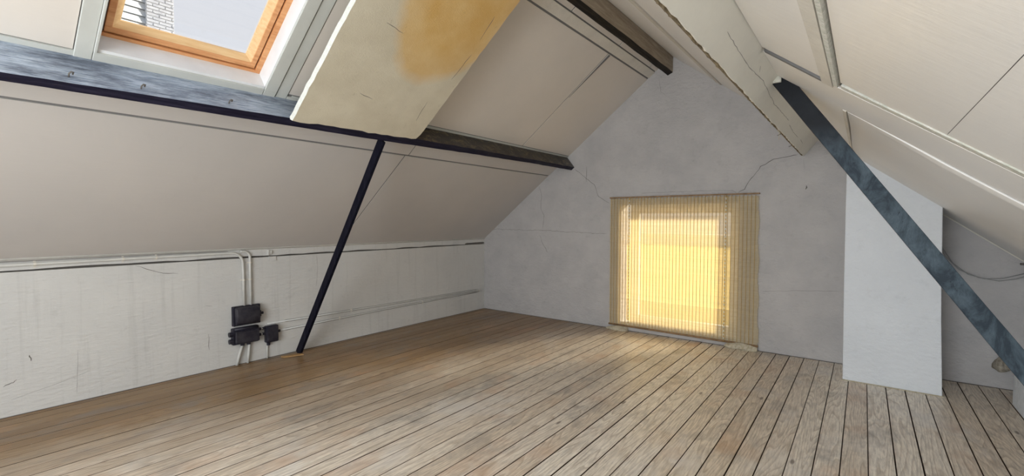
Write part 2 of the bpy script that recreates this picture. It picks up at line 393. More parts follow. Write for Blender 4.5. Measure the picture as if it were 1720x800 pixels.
# gable with window opening
OX0, OX1, OZ0, OZ1 = -2.46, -1.08, .09, 1.60
T = .19
def gable_mesh(y0, y1, hole):
    mb = MB()
    xs_ = [XL - .2, OX0, OX1, XR + .2]
    def top(x): return (zl(x) if x < XA else zr(x)) + .03
    def col(x0, x1, z0):
        pts = [x0] + ([XA] if x0 < XA < x1 else []) + [x1]
        for a, b_ in zip(pts, pts[1:]):
            mb.hexa([(a, y0, z0), (b_, y0, z0), (b_, y1, z0), (a, y1, z0), (a, y0, top(a)), (b_, y0, top(b_)), (b_, y1, top(b_)), (a, y1, top(a))])
    if hole:
        col(xs_[0], xs_[1], -.1); col(xs_[1], xs_[2], OZ1); col(xs_[2], xs_[3], -.1); mb.box(OX0, OX1, y0, y1, -.1, OZ0)
    else:
        col(xs_[0], xs_[3], -.1)
    return mb
wb_ = struct(gable_mesh(D, D + T, True).build('wall_back', M['gable']))
wf_ = struct(gable_mesh(YB - .2, YB, False).build('wall_front', M['gable']))

# ---- roof slopes with panels
SY0, SY1, SX0, SX1 = .61, 1.46, -3.235, -2.35      # roof light opening on the left slope
cl = MB()
XLo = XL - .15
cl.slab(LP, XLo, SX0, YB, D, -.005, -.10); cl.slab(LP, SX1, XA + .0, YB, D, -.005, -.10)
cl.slab(LP, SX0, SX1, YB, SY0 - .02, -.005, -.10); cl.slab(LP, SX0, SX1, SY1 + .02, D, -.005, -.10)
ceil_l = struct(cl.build('ceiling_left', M['joint']))
ceil_r = struct(MB().slab(RP, XA, XR + .15, YB, D, -.005, -.10).build('ceiling_right', M['joint']))
def panel(P, a0, a1, y0, y1, m, par, n0=-.014, n1=0.0, sag=0.0, nu=1, nv=1, seed=0):
    if not sag:
        return MB().slab(P, a0, a1, y0, y1, n0, n1).build('ceiling_panel', m, par)
    nu, nv = nu, nv; v = []; f = []
    rnd = random.Random(seed)
    ph = [rnd.uniform(0, 6.28) for _ in range(4)]
    for lay in (0, 1):
        for i in range(nu + 1):
            for j in range(nv + 1):
                u = i / nu; w = j / nv
                e = math.sin(math.pi * u) * math.sin(math.pi * w)
                q = e * sag * (.55 + .45 * math.sin(ph[0] + 5 * w) * math.cos(ph[1] + 3.5 * u)) if lay else 0
                v.append(P(a0 + (a1 - a0) * u, y0 + (y1 - y0) * w, (n1 + q) if lay else n0))
    K = (nu + 1) * (nv + 1); idx = lambda l, i, j: l * K + i * (nv + 1) + j
    for i in range(nu):
        for j in range(nv):
            f.append((idx(1, i, j), idx(1, i + 1, j), idx(1, i + 1, j + 1), idx(1, i, j + 1)))
            f.append((idx(0, i, j), idx(0, i, j + 1), idx(0, i + 1, j + 1), idx(0, i + 1, j)))
    def side(*q):
        k = len(v); v.extend([v[t_] for t_ in q]); f.append((k, k + 1, k + 2, k + 3))
    for i in range(nu):
        side(idx(0, i, 0), idx(0, i + 1, 0), idx(1, i + 1, 0), idx(1, i, 0)); side(idx(0, i, nv), idx(1, i, nv), idx(1, i + 1, nv), idx(0, i + 1, nv))
    for j in range(nv):
        side(idx(0, 0, j), idx(1, 0, j), idx(1, 0, j + 1), idx(0, 0, j + 1)); side(idx(0, nu, j), idx(0, nu, j + 1), idx(1, nu, j + 1), idx(1, nu, j))
    o = mesh_obj('ceiling_panel', v, f, m, par)
    for p in o.data.polygons: p.use_smooth = False
    for p in o.data.polygons[:2 * nu * nv]: p.use_smooth = True
    return o
ml, mr = M['panel_left'], M['panel_right']
g = .006
# lower row on the left slope
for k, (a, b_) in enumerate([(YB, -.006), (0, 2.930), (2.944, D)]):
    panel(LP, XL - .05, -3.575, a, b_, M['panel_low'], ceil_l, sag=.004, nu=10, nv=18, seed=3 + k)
# narrow strip below the purlin
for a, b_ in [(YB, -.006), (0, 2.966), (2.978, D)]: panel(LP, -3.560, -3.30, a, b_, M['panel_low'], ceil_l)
# white strip above the purlin
panel(LP, -3.292, -3.245, 1.66, D, M['casing'], ceil_l, n1=.003)
panel(LP, -3.292, -3.255, YB, .525, M['casing'], ceil_l, n1=.006)
# middle field
panel(LP, -3.25, -2.14, YB, .52, ml, ceil_l)
panel(LP, -3.237, -2.14, 1.632, 4.414, ml, ceil_l, sag=.004, nu=8, nv=14, seed=11)
panel(LP, -3.237, -2.14, 4.429, D, ml, ceil_l, sag=.003, nu=8, nv=8, seed=12)
panel(LP, SX1 + .06, -2.14, .61, 1.66, ml, ceil_l)
# flat batten and the top row
for a, b_ in [(YB, D)]: panel(LP, -2.125, -2.05, a, b_, M['batten'], ceil_l, n1=.004)
for a, b_ in [(YB, 1.0), (1.012, 2.4), (2.412, 3.488), (3.504, 4.463), (4.479, 5.30), (5.316, D)]: panel(LP, -2.04, XA + .01, a, b_, ml, ceil_l)
# shadow of a lifted board edge at the seam, modelled as a dark wedge
MB().add([LP(-2.62, 4.435, .001), LP(-2.145, 4.435, .001), LP(-2.145, 4.435, .008), LP(-2.62, 4.442, .001), LP(-2.145, 4.47, .001), LP(-2.145, 4.46, .010)],
         [(0, 1, 2), (3, 5, 4), (0, 2, 5, 3), (0, 3, 4, 1), (1, 4, 5, 2)]).build('edge_shadow_wedge', M['joint'], ceil_l)
# trim strip where roof and knee wall meet
struct(MB().slab(LP, XL + .0, XL + .016, YB, D, -.01, .008).build('trim_1', M['batten_low']))

# right slope
panel(RP, XA + .02, -1.36, YB, D, mr, ceil_r, sag=.003, nu=6, nv=16, seed=21)
panel(RP, -1.345, -1.29, YB, D, M['batten'], ceil_r, n1=.010)
panel(RP, -1.28, -.56, YB, D, mr, ceil_r, sag=.003, nu=6, nv=16, seed=22)
panel(RP, -.46, -.408, YB, D, M['batten'], ceil_r, n1=.010)
panel(RP, -.40, -.165, YB, 2.44, mr, ceil_r)
panel(RP, -.155, -.115, YB, 2.46, M['batten'], ceil_r, n1=.014)
panel(RP, -.112, -.098, YB, 2.42, M['rough_batten'], ceil_r, n1=.012)
panel(RP, -.092, .2345, YB, 2.36, mr, ceil_r)
panel(RP, .2360, XR + .08, YB, 2.35, mr, ceil_r, sag=.005, nu=8, nv=12, seed=23)
def tilt_strip(name, x0, x1, ya0, ya1, yb0, yb1, n1, m, n0=-.012):
    o = MB().hexa([RP(x0, ya0, n0), RP(x1, yb0, n0), RP(x1, yb1, n0), RP(x0, ya1, n0), RP(x0, ya0, n1), RP(x1, yb0, n1), RP(x1, yb1, n1), RP(x0, ya1, n1)])
    return o.build(name, m, ceil_r, bevel=.003)
tilt_strip('batten', -.39, -.16, 2.455, 2.485, 2.455, 2.485, .008, M['joint'])
tilt_strip('batten', -.09, XR + .08, 2.385, 2.44, 2.20, 2.26, .006, M['rough_batten'])
tilt_strip('ceiling_panel', -.40, XR + .08, 2.495, 2.95, 2.265, 2.80, .006, mr)
tilt_strip('batten', -.40, XR + .08, 2.955, 2.985, 2.805, 2.812, .0005, mr)
panel(RP, -.40, -.105, 2.955, D, mr, ceil_r)
panel(RP, -.10, -.085, 2.95, D, M['batten'], ceil_r, n1=.006)
def curled_panel(x0, x1):      # big lower panel whose near edge has curled away from the roof
    nu, nv = 16, 44; v = []; f = []
    for i in range(nu + 1):
        x = x0 + (x1 - x0) * i / nu; ys_ = 2.957 - .145 * (x + .40) / 1.55
        for j in range(nv + 1):
            w = (j / nv) ** 1.8; d_ = (D - ys_) * w
            q = .022 * min(1, max(0, (x + .02) / .35)) * math.exp(-((d_ - .05) / .06) ** 2) + .010 * math.sin(math.pi * w) * math.sin(math.pi * i / nu) + .004 * math.sin(3 + 9 * w + 2 * i / nu)
            v.append(RP(x, ys_ + d_, q))
    for i in range(nu):
        for j in range(nv):
            k = i * (nv + 1) + j; f.append((k, k + nv + 1, k + nv + 2, k + 1))
    o = mesh_obj('ceiling_panel', v, f, mr, ceil_r, True)
    md = o.modifiers.new('thickness', 'SOLIDIFY'); md.thickness = .012; md.offset = 0
    return o
curled_panel(-.078, XR + .08)

# ---- roof light (window_1)
w1 = struct(empty('window_1')); w1.location = LP(SX0, (SY0 + SY1) / 2, 0)
dd = -.12
LPr = LP
lin = MB()
e = .018
lin.slab(LP, SX0 - .005, SX0 + e * .79, SY0 - e, SY1 + e, 0.004, dd - .02)
lin.slab(LP, SX1 - e * .79, SX1 + .005, SY0 - e, SY1 + e, 0.004, dd - .02)
lin.slab(LP, SX0, SX1, SY0 - e, SY0, 0.004, dd - .02)
lin.slab(LP, SX0, SX1, SY1, SY1 + e, 0.004, dd - .02)
lin.build('reveal_lining', M['reveal'], w1)
# casing boards round the opening
MB().slab(LP, SX0 - .05, SX0, SY0 - .012, SY1 + .002, -.01, .012).build('casing_board', M['casing'], w1, bevel=.003)
MB().slab(LP, SX0 - .048, SX1 + .06, SY0 - .085, SY0 - .014, -.01, .010).build('casing_board', M['casing'], w1, bevel=.003)
MB().slab(LP, SX0, SX1 + .06, SY0 - .013, SY0 + .001, -.01, .018).build('casing_board', M['casing'], w1, bevel=.003)
MB().slab(LP, SX0 - .058, SX1 + .06, SY1 + .006, SY1 + .085, -.01, .012).build('casing_board', M['casing'], w1, bevel=.003)
MB().slab(LP, SX0 - .05, SX1 + .06, SY1 + .093, SY1 + .165, -.01, .004).build('casing_board', M['casing'], w1, bevel=.002)
MB().slab(LP, SX0 - .05, SX0 - .02, SY1 + .168, SY1 + .24, -.01, .006).build('casing_board', M['casing'], w1, bevel=.002)
MB().slab(LP, SX1, SX1 + .06, SY0 - .012, SY1 + .002, -.01, .012).build('casing_board', M['casing'], w1, bevel=.003)
def LQ(x, y, n):      # shift so that x runs perpendicular through the roof (same foot point for every n)
    return LP(x, y, n)
def ring(mb, x0, x1, y0, y1, wx, wy, n0, n1):
    mb.slab(LP, x0, x0 + wx, y0, y1, n0, n1); mb.slab(LP, x1 - wx, x1, y0, y1, n0, n1)
    mb.slab(LP, x0 + wx, x1 - wx, y0, y0 + wy, n0, n1); mb.slab(LP, x0 + wx, x1 - wx, y1 - wy, y1, n0, n1)
    return mb
f1 = ring(MB(), SX0 - .01, SX1 + .01, SY0 - .01, SY1 + .01, .040, .042, dd + .0, dd - .07).build('window_frame', M['pine'], w1, bevel=.003)
f1b = ring(MB(), SX0 + .029, SX1 - .029, SY0 + .031, SY1 - .031, .010, .012, dd - .022, dd - .06).build('gasket', M['crack'], w1)
s1 = ring(MB(), SX0 + .036, SX1 - .036, SY0 + .040, SY1 - .040, .028, .032, dd - .006, dd - .06).build('sash', M['pine'], w1, bevel=.004)
def bevel_ring(xo0, xo1, yo0, yo1, k, n0, n1):   # sloping glazing bead: wide outside, thin at the glass
    mb = MB(); kx = k * .79
    o_ = [(xo0, yo0), (xo1, yo0), (xo1, yo1), (xo0, yo1)]; i_ = [(xo0 + kx, yo0 + k), (xo1 - kx, yo0 + k), (xo1 - kx, yo1 - k), (xo0 + kx, yo1 - k)]
    for q in range(4):
        r_ = (q + 1) % 4
        mb.hexa([LP(*o_[q], n1), LP(*o_[r_], n1), LP(*i_[r_], n1), LP(*i_[q], n1), LP(*o_[q], n0), LP(*o_[r_], n0), LP(*i_[r_], n1 + .010), LP(*i_[q], n1 + .010)])
    return mb
bevel_ring(SX0 + .064, SX1 - .064, SY0 + .072, SY1 - .072, .034, dd - .012, dd - .05).build('glazing_bead', M['pine_light'], w1)
MB().slab(LP, SX0 + .05, SX1 - .05, SY0 + .06, SY1 - .06, dd - .050, dd - .054).build('window_pane', M['glass'], w1)
adopt(w1)
# ---- gable window (window_2) behind the blind
w2 = struct(empty('window_2')); w2.location = ((OX0 + OX1) / 2, D + .18, OZ0)
fr = MB(); yf0, yf1 = D + .09, D + .15
def rect(mb, x0, x1, z0, z1, w, y0, y1, wb=None):
    wb = wb or w
    mb.box(x0, x0 + w, y0, y1, z0, z1); mb.box(x1 - w, x1, y0, y1, z0, z1); mb.box(x0 + w, x1 - w, y0, y1, z1 - w, z1); mb.box(x0 + w, x1 - w, y0, y1, z0, z0 + wb); return mb
rect(fr, OX0 + .09, OX1, OZ0, OZ1, .05, yf0, yf1).build('window_frame', M['reveal'], w2, bevel=.003)
rect(MB(), OX0 + .14, OX1 - .05, OZ0 + .05, OZ1 - .05, .055, yf0 + .02, yf1 + .01).build('sash', M['reveal'], w2, bevel=.003)
MB().box(OX0 + .18, OX1 - .09, D + .122, D + .126, OZ0 + .09, OZ1 - .09).build('window_pane', M['glass'], w2)
MB().box(OX0 - .0, OX1 + .0, D + .02, D + .09, OZ0 - .02, OZ0 + .012).build('window_sill', M['reveal'], w2)
adopt(w2)

# ---- cracks and scratches on the walls (ribbons a hair proud of the plaster)
def ribbon(pts, nrm, wd, m, par, name='crack', jit=.35):
    nrm = Vector(nrm); P = []
    pts = [Vector(p) for p in pts]
    for a, b_ in zip(pts, pts[1:]):
        k = max(2, int((b_ - a).length / .035))
        for i in range(k): P.append(a.lerp(b_, i / k))
    P.append(pts[-1]); top = []; bot = []
    L = len(P)
    for i, p in enumerate(P):
        t = (P[min(i + 1, L - 1)] - P[max(i - 1, 0)]).normalized(); s_ = t.cross(nrm).normalized()
        q = p + s_ * random.uniform(-1, 1) * wd * 2.2 * jit * (0 if i in (0, L - 1) or jit <= .1 else 1)
        w_ = wd * random.uniform(.45 if jit > .1 else .9, 1.0) * .5 * (.3 if i in (0, L - 1) else 1)
        top.append(q + s_ * w_); bot.append(q - s_ * w_)
    v = []; f = []
    for a, b_ in zip(top, bot): v += [a + nrm * .0006, b_ + nrm * .0006, b_ - nrm * .002, a - nrm * .002]
    for i in range(L - 1):
        o = i * 4
        for k in range(4): f.append((o + k, o + (k + 1) % 4, o + 4 + (k + 1) % 4, o + 4 + k))
    f.append((0, 1, 2, 3)); f.append(tuple((L - 1) * 4 + k for k in range(4)))
    return mesh_obj(name, v, f, m, par)
def gp(*l): return [(a, D, c) for a, c in l]
def lp(*l): return [(XL, a, c) for a, c in l]
G_ = (0, -1, 0); L_ = (1, 0, 0)
for pts, wd, m in [
    (gp((-3.14, 2.10), (-2.964, 1.966), (-2.849, 1.881), (-2.786, 1.722), (-2.624, 1.624)), .006, 'crack'),
    (gp((-.552, 2.077), (-.764, 2.045), (-.885, 1.979), (-.974, 1.858), (-1.041, 1.746), (-1.111, 1.70)), .007, 'crack'),
    (gp((-.50, 2.02), (-.49, 1.93)), .004, 'crack_and_shade'),
    (gp((-4.64, 1.24), (-4.51, 1.268), (-3.6, 1.255), (-2.653, 1.23)), .008, 'crack_and_shade'),
    (gp((-3.734, 1.905), (-3.682, 1.749), (-3.701, 1.579), (-3.639, 1.475), (-3.659, 1.279)), .007, 'crack_and_shade'),
    (gp((-3.72, 1.192), (-3.657, 1.065), (-3.575, .94)), .008, 'crack_and_shade'),
    (gp((-2.966, 2.124), (-2.964, 1.926)), .006, 'crack'),
    (gp((-2.2, 1.742), (-1.474, 1.745), (-1.16, 1.737), (-1.11, 1.70)), .005, 'crack_and_shade'),
    (gp((-.847, .646), (-.5, .69), (-.174, .711)), .004, 'crack_and_shade'),
    (gp((-.47, 1.76), (-.478, 1.72)), .016, 'crack'),
    (gp((-2.00, 3.12), (-1.97, 2.95), (-1.9, 2.88)), .004, 'crack_and_shade')]:
    ribbon(pts, G_, wd, M[m], wb_)
for pts, wd, m in [
    (lp((.345, .222), (.373, .238), (.395, .240), (.411, .257)), .006, 'crack'),
    (lp((.478, .42), (.482, .395), (.485, .373)), .008, 'crack'),
    (lp((1.10, 1.02), (1.172, .99), (1.252, .951), (1.40, .927)), .005, 'crack'),
    (lp((2.687, 1.021), (2.695, .85), (2.675, .679)), .004, 'crack_and_shade'),
    (lp((.737, .40), (.722, .06)), .0022, 'crack_and_shade'),
    (lp((.38, .12), (.62, .17), (.80, .22)), .0022, 'crack_and_shade'),
    (lp((1.60, .62), (1.66, .60)), .005, 'crack_and_shade'),
    (lp((1.62, .35), (1.625, .20)), .006, 'crack_and_shade')]:
    ribbon(pts, L_, wd, M[m], wl)
# dark strip in the top far corner of the knee wall
ribbon([(XL + .004, 5.05, 1.045), (XL + .004, 5.3, 1.046), (XL + .004, 5.49, 1.05)], L_, .03, M['crack'], wl, 'dark_mark', .1)
# dark gap lines between boards and walls
MB().box(XL, XL + .006, YB, D, -.02, .0035).build('floor_gap', M['crack'], wl)
MB().box(XL, XR, D - .006, D, -.02, .0045).build('floor_gap', M['crack'], wb_)

# ---- chimney breast
ch = thing('chimney_breast', (.2, 5.2, 0), 'white plastered chimney breast rising from floor to sloping ceiling right of the window', 'chimney')
mb = MB(); rows = []
yc = 4.955
for z, xl_, xr_ in [(0, -.118, .530), (.3, -.120, .519), (.6, -.124, .508), (.9, -.127, .501), (1.2, -.129, .497), (1.4, -.130, .494)]:
    rows.append([(xl_, yc, z), (xr_, yc, z), (xr_, D - .002, z), (xl_, D - .002, z)])
rows.append([(-.131, yc, zr(-.131)), (.492, yc, zr(.492)), (.492, D - .002, zr(.492)), (-.131, D - .002, zr(-.131))])
mb.loft(rows).build('plastered_body', M['chimney'], ch, bevel=.006)
MB().box(-.125, .54, yc - .014, yc, -.001, .006).build('mortar_fillet', M['crumb'], ch)
adopt(ch)

# ---- ledge at the foot of the right wall
pl = MB().loft([[(.933, YB + .002, 0), (XR - .002, YB + .002, 0), (XR - .002, YB + .002, .30), (.945, YB + .002, .222)], [(.933, 5.07, 0), (XR - .002, 5.10, 0), (XR - .002, 5.10, .30), (.938, 5.09, .222)]]).build('plinth', M['chimney'], bevel=.004)
set_origin(pl, (1.0, 2.0, 0)); tag(pl, 'low white plastered plinth along the foot of the right wall', 'plinth')

# ================================================================== TIMBERS
def beam(stations, name, m, par=None, caps=True):
    return MB().loft(stations, caps).build(name, m, par)
t = thing('purlin', (-3.2, 1.5, 2.1), 'long black tarred roof beam running under the left slope below the roof light', 'beam')
st_top = []; st = []
def pstat(y, dzB, dzC, dzA):
    A = Vector((-3.265, y, 2.27 + dzA)); B = Vector((-3.150, y, 2.128 + dzB)); Cc = Vector((-3.195, y, 2.092 + dzC)); Dd = Vector((-3.32, y, 2.225 + dzA))
    A2 = A + Vector((-.03, 0, .04)); D2 = Dd + Vector((-.03, 0, .04))
    return A2, B, Cc, D2
ys = [(-2.6, -.10, -.10, -.07), (.26, -.052, -.046, -.035), (1.2, -.032, -.036, -.022), (2.4, -.012, -.030, -.01), (3.4, -.004, -.012, 0), (4.6, 0, 0, 0), (5.5, 0, 0, 0)]
ring_s = []
import itertools
def interp(y):
    for a, b_ in zip(ys, ys[1:]):
        if a[0] <= y <= b_[0]:
            q = (y - a[0]) / (b_[0] - a[0]); return [a[k] + (b_[k] - a[k]) * q for k in (1, 2, 3)]
    return ys[-1][1:]
yy = [-2.6 + i * .1 for i in range(82)]
yy = [y for y in yy if y < D - .02] + [D]
for y in yy:
    q = interp(y); A2, B, Cc, D2 = pstat(y, *q)
    j = Vector((random.uniform(-.0012, .0012), 0, random.uniform(-.0015, .0015)))
    if y > 2.9: j *= 2.0
    ring_s.append([A2, B + j, Cc + j * .7, D2])
bobj = beam(ring_s, 'beam_body', M['purlin'], t)
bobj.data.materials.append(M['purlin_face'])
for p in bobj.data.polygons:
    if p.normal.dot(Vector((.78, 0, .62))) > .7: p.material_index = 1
# hooks and nails on its face
def hook(y, s_=1):
    A2, B, Cc, D2 = pstat(y, *interp(y)); c = B.lerp(A2, .18)
    nn = Vector((.78, 0, .62))
    pts = [c, c + nn * .02 * s_, c + nn * .026 * s_ + Vector((0, .008, .006)), c + nn * .02 * s_ + Vector((0, .016, .010)), c + nn * .010 * s_ + Vector((0, .014, .006))]
    MB().tube(pts, .004, 6).build('hook', M['crack'], t, True)
for y in (.49, .78, 1.22, 1.62): hook(y)
adopt(t)

t = thing('ridge_beam', (-1.87, 2, 3.2), 'rough brown beam with dark underside close below the roof ridge', 'beam')
bmj = MB(); 
rg = []
for i in range(41):
    y = YB + (D - YB) * i / 40; j = random.uniform(-.003, .003)
    rg.append([(-1.892, y, 3.128 + j), (-1.833, y, 3.155 + j), (-1.831, y, 3.36), (-1.892, y, 3.34)])
o = bmj.loft(rg).build('beam_body', M['ridge'], t); o.data.materials.append(M['ridge_dark'])
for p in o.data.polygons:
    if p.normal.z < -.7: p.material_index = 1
adopt(t)

t = thing('clad_purlin', (-.45, 2, 2.15), 'boxed roof beam under the right slope faced with cracked cream board and torn edge', 'beam')
P0 = Vector((-.500, 0, 2.058)); rd = Vector((-.788, 0, .616)); ud = Vector((.616, 0, .788))
def cst(y, off=0.0):
    base = Vector((P0.x, y, P0.z)) + Vector((-.0042, 0, .0062)) * max(0, (5.2 - y)) * 1.0
    return base
core = []; face = []; edge = []
for i in range(82):
    y = min(YB + i * .1, D); b0 = cst(y)
    core.append([b0 + rd * .014 + ud * .006, b0 + rd * .075 + ud * .006, b0 + rd * .075 + ud * .22, b0 + rd * .014 + ud * .22])
MB().loft(core).build('beam_body', M['brown_fibre'], t)
for i in range(163):
    y = min(YB + i * .05, D); b0 = cst(y); j = random.uniform(-.004, .003)
    face.append([b0 + ud * j, b0 + rd * .014 + ud * j, b0 + rd * .014 + ud * .22, b0 + ud * .22])
cf = MB().loft(face).build('cladding_board', M['clad'], t)
for i in range(325):
    y = min(YB + i * .025, D); b0 = cst(y); j = random.uniform(-.008, .001); k = random.uniform(-.004, .006)
    edge.append([b0 + rd * .012 + ud * (j - .002), b0 + rd * (.026 + k) + ud * (j - .001), b0 + rd * (.024 + k) + ud * .012, b0 + rd * .012 + ud * .012])
MB().loft(edge).build('torn_edge', M['brown_fibre'], t)
# cracks in the board
fn = Vector((.788, 0, -.616))
def cp(y, s_): return cst(y) + ud * s_
for pts in ([cp(2.0, .10), cp(2.4, .085), cp(2.8, .10), cp(3.3, .075), cp(3.9, .085)], [cp(4.0, .07), cp(4.3, .06), cp(4.6, .065)], [cp(4.75, .07), cp(4.95, .06)], [cp(2.6, .13), cp(2.65, .11)]):
    ribbon(pts, fn, .003, M['crack_and_shade'], cf)
for y, l in [(3.93, .07), (3.97, .02), (3.55, .02), (3.86, .02)]:
    b0 = cst(y) + rd * .02
    MB().tube([b0, b0 + Vector((.004, .004, -l * .4)), b0 + Vector((.002, .016, -l))], .0022, 6).build('splinter', M['crumb'], t, True)
for y in (4.1, 4.75):
    b0 = cst(y) + rd * .02
    MB().tube([b0, b0 + Vector((-.03, .0, -.012))], .003, 6).build('nail', M['crack'], t, True)
adopt(t)

# braces
def strut(name, p0, p1, w, d, m, label, extra=None):
    p0 = Vector(p0); p1 = Vector(p1); t_ = thing(name, p1, label, 'brace')
    ax = (p1 - p0).normalized(); sd = ax.cross(Vector((0, 1, 0))).normalized(); fy = Vector((0, 1, 0))
    rings = []; n = 24
    for i in range(n + 1):
        c = p0.lerp(p1, i / n); w_ = w * (1 + random.uniform(-.012, .012))
        rings.append([c - sd * w_ / 2, c + sd * w_ / 2, c + sd * w_ / 2 + fy * d, c - sd * w_ / 2 + fy * d])
    MB().loft(rings).build('strut_body', m, t_, bevel=.003)
    return t_, ax, sd
t, ax, sd = strut('diagonal_brace', (-3.235, 2.40, 2.075), (-4.675, 2.40, .006), .076, .03, M['brace_left'], 'slim black diagonal strut from black beam down to the left knee wall')
adopt(t)
t, ax, sd = strut('diagonal_brace', (-.395, 2.97, 2.20), (.925, 2.97, .235), .086, .045, M['brace_right'], 'broad blue-black diagonal strut in front of the chimney breast')
MB().box(-.43, -.385, 2.955, 2.99, 2.175, 2.215).build('fixing_block', M['rough_batten'], t, bevel=.003)
adopt(t)

# the loose stained board
t = thing('insulation_board', (-3.2, 2.2, 2.11), 'loose stained softboard slab resting on the black beam beside the roof light', 'board')
k1 = .785; zz = 2.075
nS = Vector((k1, 0, -1)).normalized()
def SP(x, y, n=0): return Vector((x, y, zz + k1 * (x + 3.15))) + nS * n
nu, nv = 26, 18; y0, y1, xa, xb = 1.602, 2.690, -3.138, -1.92
v = []; f = []; rj = [random.uniform(-.006, .006) for _ in range(200)]
for lay, n_ in ((0, 0.0), (1, -.028)):
    for i in range(nu + 1):
        for j in range(nv + 1):
            x = xa + (xb - xa) * i / nu; y = y0 + (y1 - y0) * j / nv
            x += .024 * j / nv * (1 - i / nu)
            if i == 0: x += rj[j] * .9
            if j == 0: y += rj[40 + i]
            if j == nv: y += rj[80 + i] * .8
            if i == 0 and j == nv: y -= .015; x += .01
            if lay and i == 0: x -= .006
            if lay and j == 0: y -= .012
            v.append(SP(x, y, n_))
K = (nu + 1) * (nv + 1); ix = lambda l, i, j: l * K + i * (nv + 1) + j
for i in range(nu):
    for j in range(nv):
        f.append((ix(0, i, j), ix(0, i + 1, j), ix(0, i + 1, j + 1), ix(0, i, j + 1)))
nface = len(f)
for i in range(nu):
    for j in range(nv): f.append((ix(1, i, j), ix(1, i, j + 1), ix(1, i + 1, j + 1), ix(1, i + 1, j)))
for i in range(nu):
    f.append((ix(0, i, 0), ix(1, i, 0), ix(1, i + 1, 0), ix(0, i + 1, 0))); f.append((ix(0, i, nv), ix(0, i + 1, nv), ix(1, i + 1, nv), ix(1, i, nv)))
for j in range(nv):
    f.append((ix(0, 0, j), ix(0, 0, j + 1), ix(1, 0, j + 1), ix(1, 0, j))); f.append((ix(0, nu, j), ix(1, nu, j), ix(1, nu, j + 1), ix(0, nu, j + 1)))
o = mesh_obj('board_body', v, f, M['stained'], t); o.data.materials.append(M['slab_edge'])
for i, p in enumerate(o.data.polygons):
    if i >= nface and abs(p.normal.dot(nS)) < .7: p.material_index = 1
# scores in the face
for pts in ([SP(-2.40, 2.62), SP(-2.60, 2.60)], [SP(-2.14, 2.58), SP(-2.30, 2.60)], [SP(-2.80, 2.53), SP(-2.96, 2.55)], [SP(-2.86, 1.95), SP(-2.88, 2.07)], [SP(-2.42, 1.85), SP(-2.44, 2.0)]):
    ribbon(pts, nS, .005, M['crack'], o, 'score_mark')
adopt(t)

# ================================================================== SWITCHGEAR AND CONDUITS
def arc(c, r, a0, a1, n=8):      # in the wall plane (y, z)
    return [(0, c[0] + r * math.cos(math.radians(a0 + (a1 - a0) * i / n)), c[1] + r * math.sin(math.radians(a0 + (a1 - a0) * i / n))) for i in range(n + 1)]
def wallpts(l, off): return [(XL + off, p[-2], p[-1]) for p in l]
def clip(par, y, z, r, off, vertical=True):
    m_ = MB(); w_ = .007
    pr = []
    for k in range(9):
        a = math.pi * k / 8; pr.append((off + math.sin(a) * (r + .003), math.cos(a) * (r + .003)))
    R1 = []
    for s_ in (-w_, w_):
        R1.append([((XL + a, y + b_, z + s_) if vertical else (XL + a, y + s_, z + b_)) for a, b_ in pr])
    m_.loft(R1, True)
    if vertical: m_.box(XL + .001, XL + .006, y - r - .016, y + r + .016, z - w_, z + w_)
    else: m_.box(XL + .001, XL + .006, y - w_, y + w_, z - r - .016, z + r + .010)
    m_.build('pipe_clip', M['batten'], par)
def pipe(pts, r, label, clips=(), off=.016, name='conduit'):
    o = MB().tube(pts, r, 10).build(name, M['pipe'], None, True)
    tag(o, label, 'pipe')
    for (y, z, vert) in clips: clip(o, y, z, r, off, vert)
    return o
z1 = 1.082
pipe(wallpts([(YB + .01, z1 - .012), (.0, z1 - .006), (1.0, z1), (1.80, z1 + .004)] + arc((1.82, z1 - .096), .1, 90, 0) + [(1.922, .9), (1.925, .57)], .020), .0115,
     'grey conduit running along knee wall top then bending down to upper switch box', [(.52, z1 - .003, False), (1.02, z1, False), (1.24, z1 + .001, False), (1.926, .82, True)], .02)
pipe(wallpts([(1.897, z1 + .016), (1.915, z1 + .014)] + arc((1.925, z1 - .046), .060, 85, 0) + [(1.985, .9), (1.985, .57)], .020), .0115,
     'short grey conduit right of the long one, dropping from roof joint to upper switch box', [(1.986, .985, True), (1.984, .82, True)], .02)
pipe(wallpts([(2.14, .352), (3.6, .335), (5.1, .322), (5.36, .318), (5.385, .300), (5.38, .285)], .012), .0075,
     'thin painted conduit, upper of the two running to the far corner', [(5.36, .305, False), (3.1, .342, False)], .012)
pipe(wallpts([(2.27, .262), (3.6, .280), (5.0, .288), (5.355, .288)], .012), .0075,
     'thin painted conduit, lower of the two running to the far corner', [(2.95, .272, False), (4.2, .283, False)], .012)
ribbon(lp((2.3, .348), (3.6, .333), (5.1, .320), (5.34, .317)), L_, .026, M['crack_and_shade'], wl, 'conduit_shade', .05)  # shade beside the conduits, laid on the wall as dark ribbons
ribbon([(XL + .0045, YB, 1.098), (XL + .0045, 1.0, 1.103), (XL + .0045, 1.8, 1.104)], L_, .010, M['crack_and_shade'], wl, 'conduit_shade', .05)
ribbon(lp((2.3, .259), (3.6, .277), (5.0, .285), (5.34, .285)), L_, .026, M['crack_and_shade'], wl, 'conduit_shade', .05)
pipe(wallpts([(1.905, .21), (1.87, .10), (1.845, .003)], .026), .013, 'slanting white pipe below the lower switch box, left of two')
pipe(wallpts([(1.965, .21), (1.955, .10), (1.945, .003)], .026), .011, 'upright white pipe below the lower switch box, right of two')
pipe(wallpts([(2.135, .15), (2.133, .003)], .018), .007, 'thin white pipe from small junction box to floor')

